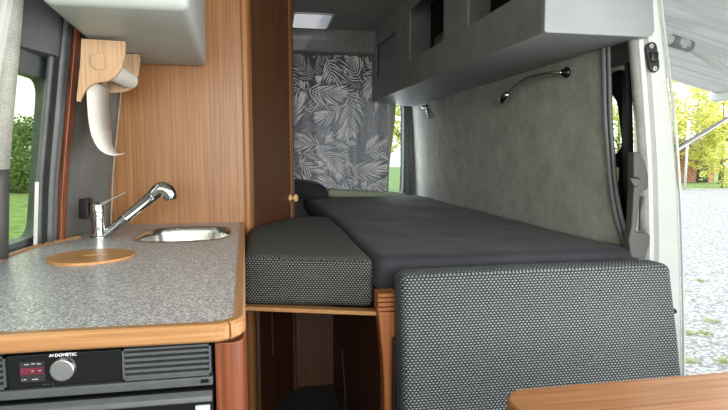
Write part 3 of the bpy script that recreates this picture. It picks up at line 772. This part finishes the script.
# ------------------------------------------------------------------ curtain with palm print
cu = thing('curtain', 'grey curtain printed with pale palm fronds across the rear window', 'curtain', (.5, 3.66, .85))
CX0, CX1, CZ0, CZ1 = .125, .850, .853, 1.83
def cpos(u, v, off=0):      # u along the cloth, v height
    f = .018 * math.sin(u * 34 + 1.6 * math.sin(u * 9) + .8 * v) * (.45 + .55 * (1 - abs(v - 1.3) / .9)) + .009 * math.sin(u * 71 + 2 * v)
    return Vector((u, 3.672 + f - off, v))
bm = bmesh.new(); nu, nvv = 150, 30
g = [[bm.verts.new(cpos(CX0 + (CX1 - CX0) * i / nu + .0 * j, CZ0 + (CZ1 - CZ0) * j / nvv)) for j in range(nvv + 1)] for i in range(nu + 1)]
for i in range(nu):
    for j in range(nvv): bm.faces.new((g[i][j], g[i + 1][j], g[i + 1][j + 1], g[i][j + 1]))
def strip(pts, ws, mi, off):
    L = []
    for i, (x, y) in enumerate(pts):
        a = Vector(pts[max(i - 1, 0)]); b = Vector(pts[min(i + 1, len(pts) - 1)]); t = (b - a)
        if t.length < 1e-9: return
        t.normalize(); n_ = Vector((-t.y, t.x)) * ws[i]
        L.append(((x + n_.x, y + n_.y), (x - n_.x, y - n_.y)))
    if any(not (CX0 < p[0] < CX1 and CZ0 < p[1] < CZ1) for q in L for p in q):
        L = [q for q in L if all(CX0 < p[0] < CX1 and CZ0 < p[1] < CZ1 for p in q)]
        if len(L) < 2: return
    vs = [[bm.verts.new(cpos(p[0], p[1], off)) for p in q] for q in L]
    for a, b in zip(vs, vs[1:]):
        f = bm.faces.new((a[0], a[1], b[1], b[0])); f.material_index = mi
occ = {}
def free(p, me): 
    k_ = (int(p[0] / .0045), int(p[1] / .0045)); return occ.get(k_, me) == me
def mark(p, me, rad=1):
    a, b = int(p[0] / .0045), int(p[1] / .0045)
    for i in range(-rad, rad + 1):
        for j in range(-rad, rad + 1): occ.setdefault((a + i, b + j), me)
def frond(x, y, ang, L, mi, off, me):
    bend = random.choice((-1, 1)) * random.uniform(.3, 1.0); n = 14; pts = []; a = ang; px_, py_ = x, y; bad = 0
    for i in range(n + 1):
        pts.append((px_, py_, a)); bad += not free((px_, py_), me); a += bend / n; px_ += math.cos(a) * L / n; py_ += math.sin(a) * L / n
    if bad > 4: return False
    pts = [p for p in pts if free(p, me)]
    if len(pts) < 7: return False
    n = len(pts) - 1
    polys = [([(p[0], p[1]) for p in pts], [.0018 * (1 - i / (n + 2)) for i in range(n + 1)])]
    for i in range(1, n + 1):
        t = i / n; ll = L * .50 * (math.sin(PI * (.14 + .78 * t)) ** .7)
        for s_ in (-1, 1):
            da = s_ * (1.15 - .75 * t); q = []; aa = pts[i][2] + da; qx, qy = pts[i][0], pts[i][1]; m = 7; cv = -s_ * random.uniform(.2, .9)
            for k_ in range(m + 1):
                if not free((qx, qy), me): break
                q.append((qx, qy)); aa += cv / m; qx += math.cos(aa) * ll / m; qy += math.sin(aa) * ll / m
            if len(q) > 2: polys.append((q, [.0005 + .0031 * math.sin(PI * min(1, .12 + .86 * k_ / (len(q) - 1))) for k_ in range(len(q))]))
    for q, ws in polys:
        strip(q, ws, mi, off)
    for q, ws in polys:
        for p in q: mark(p, me)
    return True
random.seed(5)
cnt = 0
for tries in range(3000):
    x = random.uniform(CX0, CX1); y = random.uniform(CZ0, CZ1); a = random.uniform(0, 2 * PI)
    L_ = .27 if tries < 300 else (.19 if tries < 900 else .13)
    if frond(x, y, a, L_ * random.uniform(.85, 1.15), 2 if cnt % 4 == 3 else 1, .0020, cnt): cnt += 1
ob = obj('cloth', bm, [M['curtain'], M['frond'], M['frond2']], cu, smooth=True)
bm = bmesh.new(); cols = []
for j in range(25):
    v = CZ0 + (1.62 - CZ0) * j / 24
    w = .050 + .012 * math.sin(v * 5)
    cols.append([Vector((CX1 - .012 + w * k_ / 6 + .015 * math.sin(v * 4.4 + 1) , 3.70 - .012 * math.sin(k_ * 1.1), v)) for k_ in range(7)])
loft(bm, cols, closed=False); obj('lining_hem', bm, M['canvas'], cu, smooth=True)
bm = bmesh.new(); tube(bm, [(.0, 3.672, 1.835), (.95, 3.672, 1.835)], .006, 8)
tag(obj('curtain_rail', bm, M['greyp'], None, smooth=True), 'thin grey rail holding the palm curtain under the rear header', 'rail')

# ------------------------------------------------------------------ right overhead locker
rl = thing('overhead_locker', 'long carpeted overhead locker with open compartments above the bed', 'locker', (.9, 2.5, 1.457))
YN = 1.35
def fx(z, y): return .745 - .012 * (y - YN) / 2.3 + 0 * z
def zb(y): return 1.458 + (y - YN) / 2.37 * .055
bm = bmesh.new()
fo = [(0, YN, zb(YN)), (0, 3.70, zb(3.70)), (0, 3.70, CEIL - .003), (0, YN, CEIL - .003)]
def rr4(pts):   # rounded quadrilateral in (y,z)
    out = []; n = len(pts)
    for i in range(n):
        p, a, b = Vector(pts[i]), Vector(pts[i - 1]), Vector(pts[(i + 1) % n])
        u = (a - p).normalized() * .02; w = (b - p).normalized() * .02
        out += [tuple(p + u), tuple(p + u * .3 + w * .3), tuple(p + w)]
    return out
h1 = rr4([(3.545, 1.655), (3.005, 1.637), (3.005, 1.842), (3.545, 1.872)])
h2 = rr4([(2.70, 1.622), (2.165, 1.612), (2.165, 1.88), (2.70, 1.88)])
h3 = rr4([(1.90, 1.604), (1.50, 1.60), (1.50, 1.88), (1.90, 1.88)])
holed(bm, fo, [[(0, a, b) for a, b in h] for h in (h1, h2, h3)], (.009, 0, 0))
for v in bm.verts: v.co.x += fx(v.co.z, v.co.y)
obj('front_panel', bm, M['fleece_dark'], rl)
bm = bmesh.new(); hexa(bm, [(fx(0, YN) + .0, YN + .01, zb(YN)), (1.05, YN + .01, zb(YN)), (1.05, 3.7, zb(3.7) - .03), (fx(0, 3.7), 3.7, zb(3.7)),
     (fx(0, YN), YN + .01, zb(YN) + .016), (1.05, YN + .01, zb(YN) + .016), (1.05, 3.7, zb(3.7) - .014), (fx(0, 3.7), 3.7, zb(3.7) + .016)])
obj('bottom_panel', bm, M['vinyl'], rl)
bm = bmesh.new()
e = [(.746, CEIL - .003), (.744, 1.462), (.750, 1.4575), (1.062, 1.4575), (1.078, 1.463), (1.084, 1.478), (1.070, 1.60), (1.03, 1.80), (.98, CEIL - .003)]
prism(bm, [(x, YN - .012, z) for x, z in e], (0, .024, 0)); obj('end_panel', bm, M['vinyl'], rl, bevel=.006, seg=3)
obj('compartment_shade', B(.90, .905, 1.40, 3.66, 1.50, CEIL - .004), M['matt'], rl)  # black sheet added to paint the shade inside the compartments
obj('compartment_lid', B(.752, .757, 3.0, 3.56, 1.62, 1.89), M['vinyl'], rl)
for y in (2.05, 2.85): obj('divider', B(.765, .95, y, y + .016, 1.50, CEIL - .004), M['fleece_dark'], rl)
bx = thing('storage_box', 'grey fabric box inside the middle compartment of the long overhead locker', 'box', (.85, 2.42, 1.495))
obj('body', soft_box(.775, .885, 2.10, 2.42, 1.500, 1.69, .03, .06), M['greyp'], bx, smooth=True)

# reading lamps
def lamp(label, y0, y1, zc, curve):
    L = thing('reading_lamp', label, 'lamp', (leanR(zc), y0, zc), 'reading lamps under the long locker')
    x = leanR(zc)
    bm = bmesh.new(); lathe(bm, (x + .004, y0, zc), (-1, 0, 0), [(0, .019), (.012, .019), (.016, .014), (.03, .008), (.031, .001)]); obj('mount', bm, M['blackg'], L, smooth=True)
    pts = spline([(x - .022, y0, zc), (x - .045, y0 + (y1 - y0) * .12, zc + .004), (x - .05, y0 + (y1 - y0) * .5, zc + curve), (x - .045, y0 + (y1 - y0) * .85, zc - .012), (x - .04, y1, zc - .03)], 6)
    bm = bmesh.new(); tube(bm, pts, .0058, 10); obj('gooseneck', bm, M['chrome'], L, smooth=True)
    t = (pts[-1] - pts[-3]).normalized()
    bm = bmesh.new(); lathe(bm, pts[-1] - t * .005, t, [(0, .007), (.008, .016), (.04, .020), (.058, .023), (.062, .022), (.056, .015), (.056, .001)]); obj('lamp_head', bm, M['chrome'], L, smooth=True)
lamp('chrome gooseneck reading lamp stretched along the carpeted wall above the bed', 1.715, 2.10, 1.418, .008)
lamp('folded chrome reading lamp in the far rear corner under the long locker', 3.36, 3.22, 1.448, -.01)

# ------------------------------------------------------------------ fittings of the door jamb
st = thing('latch_striker', 'black oblong striker plate with two screws high on the white jamb', 'latch plate', (1.10, 1.37, 1.37))
cL = [at(x, y, Y=1.362) for x, y in ((646.5, 47), (649, 43), (652.5, 41.5), (656, 43), (657.5, 47), (660, 66), (659, 70), (656, 72.5), (652, 71.5), (650, 68))]
bm = bmesh.new(); prism(bm, cL, (0, .010, 0)); obj('plate', bm, M['blackp'], st, bevel=.002)
for x, y in ((651.5, 46), (655, 68.5)):
    c = at(x, y, Y=1.36); bm = bmesh.new(); lathe(bm, (c.x, 1.362, c.z), (0, -1, 0), [(0, .0075), (.003, .007), (.003, .003), (.001, .002), (.001, .0005)], 16); obj('screw', bm, M['steel'], st, smooth=False)
c = at(653.5, 56.5, Y=1.36); obj('striker_block', B(c.x - .012, c.x + .010, 1.350, 1.363, c.z - .016, c.z + .012), M['blackg'], st, bevel=.003)
bs = at(673.5, 311, Y=1.36); bm = bmesh.new(); lathe(bm, (bs.x, 1.38, bs.z), (0, -1, 0), [(0, .008), (.02, .0085), (.028, .006), (.03, .001)])
tag(obj('bump_stop', bm, M['blackp'], None, smooth=True), 'small round black rubber stop low on the white jamb', 'door stop')

pc = thing('pillar_cover', 'grey plastic pillar cover with a hook beside the white jamb', 'pillar cover', (1.08, 1.37, .8))
bm = bmesh.new()
def pcs(pxs, Y0): return [at(x, y, Y=Y0) for x, y in pxs]
prism(bm, pcs([(634, 152), (641, 152), (646, 162), (649, 176), (649, 189), (641, 192), (638, 225), (636, 232), (649, 233), (651, 236), (650, 246), (643, 266), (632, 266), (629, 240), (632, 225), (634, 190)], 1.345), (0, .03, 0))
obj('shell', bm, M['trimp'], pc, bevel=.006, seg=3)
bm = bmesh.new(); c = at(637, 182, Y=1.34)
lathe(bm, (c.x, 1.348, c.z), (0, -1, 0), [(0, .014), (.004, .015), (.006, .012)], 20); obj('recess_ring', bm, M['blackp'], pc, smooth=True)
bm = bmesh.new(); prism(bm, pcs([(630, 178), (640, 179), (642, 183), (638, 187), (634, 186)], 1.33), (0, .018, 0)); obj('hook', bm, M['trimp'], pc, bevel=.003)
bm = bmesh.new(); tube(bm, [at(643, 196, Y=1.36), at(641, 215, Y=1.36), at(640.5, 231, Y=1.36)], .006, 8); obj('strap', bm, M['rubber'], pc, smooth=True)

# ------------------------------------------------------------------ awning
aw = thing('awning', 'pale blue grey awning with folding arms stretched out beside the open door', 'awning', (1.25, 2, 2.2))
AZ = lambda x: 2.217 - .229 * (x - 1.2)
AY1 = 3.80
bm = bmesh.new(); nA = 16
g = [[bm.verts.new((1.2 + 2.5 * i / nA, -1.2 + (AY1 + 1.2) * j / 24, AZ(1.2 + 2.5 * i / nA))) for j in range(25)] for i in range(nA + 1)]
for i in range(nA):
    for j in range(24): bm.faces.new((g[i][j], g[i + 1][j], g[i + 1][j + 1], g[i][j + 1]))
fa = obj('fabric', bm, M['awning'], aw, smooth=True); so = fa.modifiers.new('t', 'SOLIDIFY'); so.thickness = .002
bm = bmesh.new(); tube(bm, [(1.27, -1.3, 2.22), (1.27, 3.85, 2.22)], .06, 12); obj('case', bm, M['paint'], aw, smooth=True)
bm = bmesh.new(); box(bm, 3.68, 3.76, -1.3, 3.85, AZ(3.7) - .06, AZ(3.7) + .05); obj('front_rail', bm, M['paint'], aw, bevel=.01)
def onaw(px, py, dz):   # point under the fabric plane seen at that pixel
    a = at(px, py, Y=1.0); d = a - Vector((0, 0, CZ))
    t = (AZ(0) - dz - CZ) / (d.z + .229 * d.x); return Vector((0, 0, CZ)) + d * t
p0, p1, p2 = onaw(655, 36, .10), onaw(686, 44, .10), onaw(728, 72, .10)
p2 = p1 + (p2 - p1) * 1.5
bm = bmesh.new(); tube(bm, [p0 - (p1 - p0) * .3, p1], .030, 10); tube(bm, [p1, p2], .026, 10)
obj('folding_arm', bm, M['paint'], aw, smooth=True)
bm = bmesh.new(); tube(bm, [p1 - (p1 - p0).normalized() * .10, p1 + (p2 - p1).normalized() * .05], .037, 10); obj('elbow', bm, M['vinyl'], aw, smooth=True)
q0 = at(676, 150, X=1.29); q1 = at(728, 118, X=2.05); q1 = q0 + (q1 - q0) * 2.6
bm = bmesh.new(); tube(bm, [q0, q1], .009, 10); obj('strut', bm, M['silver'], aw, smooth=True)

# ------------------------------------------------------------------ outside
GZ = -.60
bm = bmesh.new(); box(bm, -1.5, 60, -25, 23.3, GZ - .1, GZ); struct('ground', bm, M['gravel'])
bm = bmesh.new(); box(bm, -80, 90, -40, 90, GZ - .25, GZ - .02)
lw = struct('ground_lawn', bm, M['lawn'])
bm = bmesh.new(); box(bm, 1.5, 60, 23.3, 24.0, GZ - .1, GZ + .03); struct('ground_border', bm, M['gravel'])
bm = bmesh.new(); hexa(bm, [(-14, 6.0, GZ - .03), (-2, 6.0, GZ - .03), (-2, 7.2, GZ - .03), (-14, 9.6, GZ - .03), (-14, 6.0, GZ + .01), (-2, 6.0, GZ + .01), (-2, 7.2, GZ + .01), (-14, 9.6, GZ + .01)]); struct('ground_path', bm, M['gravel'])

def tree(name, label, x, y, h, r, leaf, n=2600, trunk=.12, size=.17, low=.25, seed=0, cat='tree', group=None):
    rn = random.Random(seed + int(x * 7 + y * 13))
    t = thing(name, label, cat, (x, y, GZ), group)
    bm = bmesh.new()
    tube(bm, [(x, y, GZ - .05), (x + .05, y, GZ + h * .3), (x - .04, y + .05, GZ + h * .75)], [trunk, trunk * .8, trunk * .25], 10)
    for k_ in range(7):
        a = rn.uniform(0, 2 * PI); z = GZ + h * rn.uniform(.25, .6)
        tube(bm, [(x, y, z), (x + math.cos(a) * r * .35, y + math.sin(a) * r * .35, z + h * .1), (x + math.cos(a) * r * .7, y + math.sin(a) * r * .7, z + h * .16)], [trunk * .4, trunk * .25, trunk * .08], 6)
    obj('trunk', bm, M['bark'], t, smooth=True)
    bm = bmesh.new(); cl = []
    for k_ in range(26):
        a = rn.uniform(0, 2 * PI); zf = rn.uniform(low, .95); rad = r * math.sqrt(rn.random()) * (math.sin(PI * min(1, (zf - low) / (1 - low) * .8 + .18)))
        cl.append((x + math.cos(a) * rad, y + math.sin(a) * rad, GZ + h * zf, r * rn.uniform(.22, .4)))
    for k_ in range(n):
        c = cl[rn.randrange(len(cl))]; v = Vector((rn.gauss(0, 1), rn.gauss(0, 1), rn.gauss(0, 1))).normalized() * c[3] * rn.uniform(.5, 1.05)
        p = Vector(c[:3]) + v
        if p.z < GZ + .1: p.z = GZ + .1
        u = Vector((rn.gauss(0, 1), rn.gauss(0, 1), rn.gauss(0, 1))).normalized(); w = u.orthogonal().normalized(); s_ = size * rn.uniform(.6, 1.2)
        bm.faces.new([bm.verts.new(q) for q in (p - u * s_ * .6, p + w * s_ * .35, p + u * s_ * .6, p - w * s_ * .35)])
    obj('foliage', bm, leaf, t)

def pxx(px, Y): return at(px, 150, Y=Y).x
Y0 = 31
tree('tree', 'bright yellow green tree right beside the white jamb beyond the gravel', pxx(672, 29), 29, 7.5, 2.3, M['leaf_y'], 3600, size=.2, low=.3, seed=1)
tree('tree', 'tall pale yellow tree behind the thin white post', pxx(696, 34), 34, 9.0, 2.8, M['leaf_y'], 4200, size=.2, low=.3, seed=2)
tree('tree', 'broad yellow green tree at the right edge of the view', pxx(722, 29), 29, 7.5, 2.4, M['leaf_y'], 4200, size=.2, low=.16, seed=3)
tree('tree', 'dense tree behind the brown shed', pxx(712, 43), 43, 10.5, 3.6, M['leaf_y'], 4200, size=.22, low=.12, seed=4)
tree('tree', 'green tree glimpsed through the slit beside the white jamb', pxx(618, 30), 30, 7.5, 3, M['leaf_y'], 3600, size=.2, low=.1, seed=5)
tree('tree', 'yellow green tree glimpsed beside the curtain hem', pxx(402, 24), 24, 7, 2.6, M['leaf_y'], 3000, size=.2, low=.2, seed=6)
tree('bush', 'dark green bush low in the left side window', pxx(20, 28), 28, 3.2, 2.2, M['leaf_g'], 3200, size=.16, low=.1, seed=7, cat='bush')
tree('bush', 'rounded green bush beside the window post in the left side window', pxx(42, 29), 29, 3.7, 2.6, M['leaf_g'], 3600, size=.16, low=.1, seed=8, cat='bush')
tree('bush', 'green bush at the far left edge of the side window', pxx(2, 30), 30, 3.4, 2.6, M['leaf_g'], 3200, size=.16, low=.1, seed=9, cat='bush')
tree('bush', 'small green shrub at the foot of the trees right of the shed', pxx(724, 25.5), 25.5, 2.6, 1.2, M['leaf_y'], 1800, size=.12, low=.1, seed=10, cat='bush', trunk=.05)

px0, px1 = pxx(680, 31), pxx(716, 31)
hs = thing('garden_shed', 'weathered red brown shed standing under the trees behind the post', 'shed', ((px0 + px1) / 2, 32, GZ))
bm = bmesh.new(); box(bm, px0, px1, 31, 33.5, GZ, GZ + 2.35); obj('wall', bm, M['brick'], hs)
bm = bmesh.new(); prism(bm, [(px0 - .15, 30.8, GZ + 2.35), (px0 - .15, 33.7, GZ + 2.35), (px0 - .15, 32.2, GZ + 3.0)], (px1 - px0 + .3, 0, 0)); obj('roof', bm, M['bark'], hs)
wx = pxx(704, 31)
obj('doorway', B(wx - .45, wx + .45, 30.96, 31.02, GZ, GZ + 2.0), M['blackp'], hs)
bm = bmesh.new(); x = pxx(687, 23.6); tube(bm, [(x, 23.6, GZ), (x, 23.6, GZ + 3.6)], .06, 10)
tag(obj('post', bm, M['paint'], None, smooth=True), 'thin white post standing at the edge of the gravel', 'post')

rn = random.Random(3)
tl = ['tuft of grass in the gravel']
spots = [(700, 281, 'pale grass tuft in the gravel beside the white jamb, upper of the cluster'), (712, 322, 'broad grass tuft in the middle of the gravel'), (705, 334, 'grass tuft just below the broad middle tuft in the gravel'),
         (690, 334, 'grass tuft in the gravel close to the white jamb'), (691, 362, 'lowest grass tuft in the gravel beside the jamb'), (724, 362, 'grass tuft in the gravel at the right edge above the table')]
for px_, py_, lab in spots:
    c = at(px_, py_, Z=GZ); bm = bmesh.new()
    for k_ in range(60):
        a = rn.uniform(0, 2 * PI); rr_ = rn.uniform(0, .07); bx_, by_ = c.x + math.cos(a) * rr_, c.y + math.sin(a) * rr_
        h_ = rn.uniform(.02, .05); l_ = rn.uniform(.01, .05)
        p = [Vector((bx_ - .004, by_, GZ)), Vector((bx_ + .004, by_, GZ)), Vector((bx_ + math.cos(a) * l_, by_ + math.sin(a) * l_, GZ + h_))]
        bm.faces.new([bm.verts.new(q) for q in p])
    tag(obj('grass_tuft', bm, M['tuft']), lab, 'grass', 'grass tufts in the gravel')

# ------------------------------------------------------------------ light
w = bpy.data.worlds.new('sky'); SC.world = w; w.use_nodes = True
nt = w.node_tree; bg = nt.nodes['Background']
tc = nt.nodes.new('ShaderNodeTexCoord'); sp = nt.nodes.new('ShaderNodeSeparateXYZ'); rp = nt.nodes.new('ShaderNodeValToRGB')
nt.links.new(tc.outputs['Generated'], sp.inputs[0]); nt.links.new(sp.outputs[2], rp.inputs[0]); nt.links.new(rp.outputs[0], bg.inputs[0])
rp.color_ramp.elements[0].color = (.95, .98, .93, 1); rp.color_ramp.elements[1].color = (.72, .80, .93, 1)
bg.inputs[1].default_value = 1.7
sun = bpy.data.lights.new('sun', 'SUN'); sun.energy = 1.5; sun.angle = .02; sun.color = (1, .93, .82)
so_ = bpy.data.objects.new('sun', sun); COL.objects.link(so_); so_.rotation_euler = Vector((-.35, .55, -.62)).to_track_quat('-Z', 'Y').to_euler()

def portal(name, loc, rot, sx, sy):
    l = bpy.data.lights.new(name, 'AREA'); l.shape = 'RECTANGLE'; l.size = sx; l.size_y = sy
    l.cycles.is_portal = True
    o = bpy.data.objects.new(name, l); COL.objects.link(o); o.location = loc; o.rotation_euler = rot
    return o
portal('door_portal', (1.22, .0, .9), (0, PI / 2, 0), 1.8, 2.8)
portal('windscreen_portal', (.27, -1.62, 1.4), (PI / 2, 0, 0), 2.0, 1.1)
portal('left_window_portal', (-.80, .3, 1.25), (0, -PI / 2, 0), .5, 1.8)
def fill_light(name, loc, rot, sx, sy, e, c=(1, .97, .93)):
    l = bpy.data.lights.new(name, 'AREA'); l.shape = 'RECTANGLE'; l.size = sx; l.size_y = sy; l.energy = e; l.color = c
    o = bpy.data.objects.new(name, l); COL.objects.link(o); o.location = loc; o.rotation_euler = rot; return o
fill_light('windscreen_fill', (.27, -1.58, 1.4), (PI / 2, 0, 0), 1.9, 1.0, 42)  # area lamp added on top of the sky to brighten the interior
fill_light('door_fill', (1.16, .15, 1.0), (0, PI / 2, 0), 1.3, 1.8, 22)  # added lamp in the door opening, lifts the interior brightness
fill_light('rear_window_fill', (.6, 3.79, 1.18), (-PI / 2, 0, 0), .7, .7, 6, (.9, .95, 1))  # added lamp behind the curtain, brightens the cloth from the back

SC.view_settings.view_transform = 'Standard'; SC.view_settings.look = 'None'; SC.view_settings.gamma = 1
SC.view_settings.use_curve_mapping = False; SC.view_settings.exposure = .82
SC.cycles.use_denoising = True
SC.cycles.max_bounces = 10; SC.cycles.diffuse_bounces = 6; SC.cycles.transparent_max_bounces = 12
SC.cycles.sample_clamp_indirect = 6
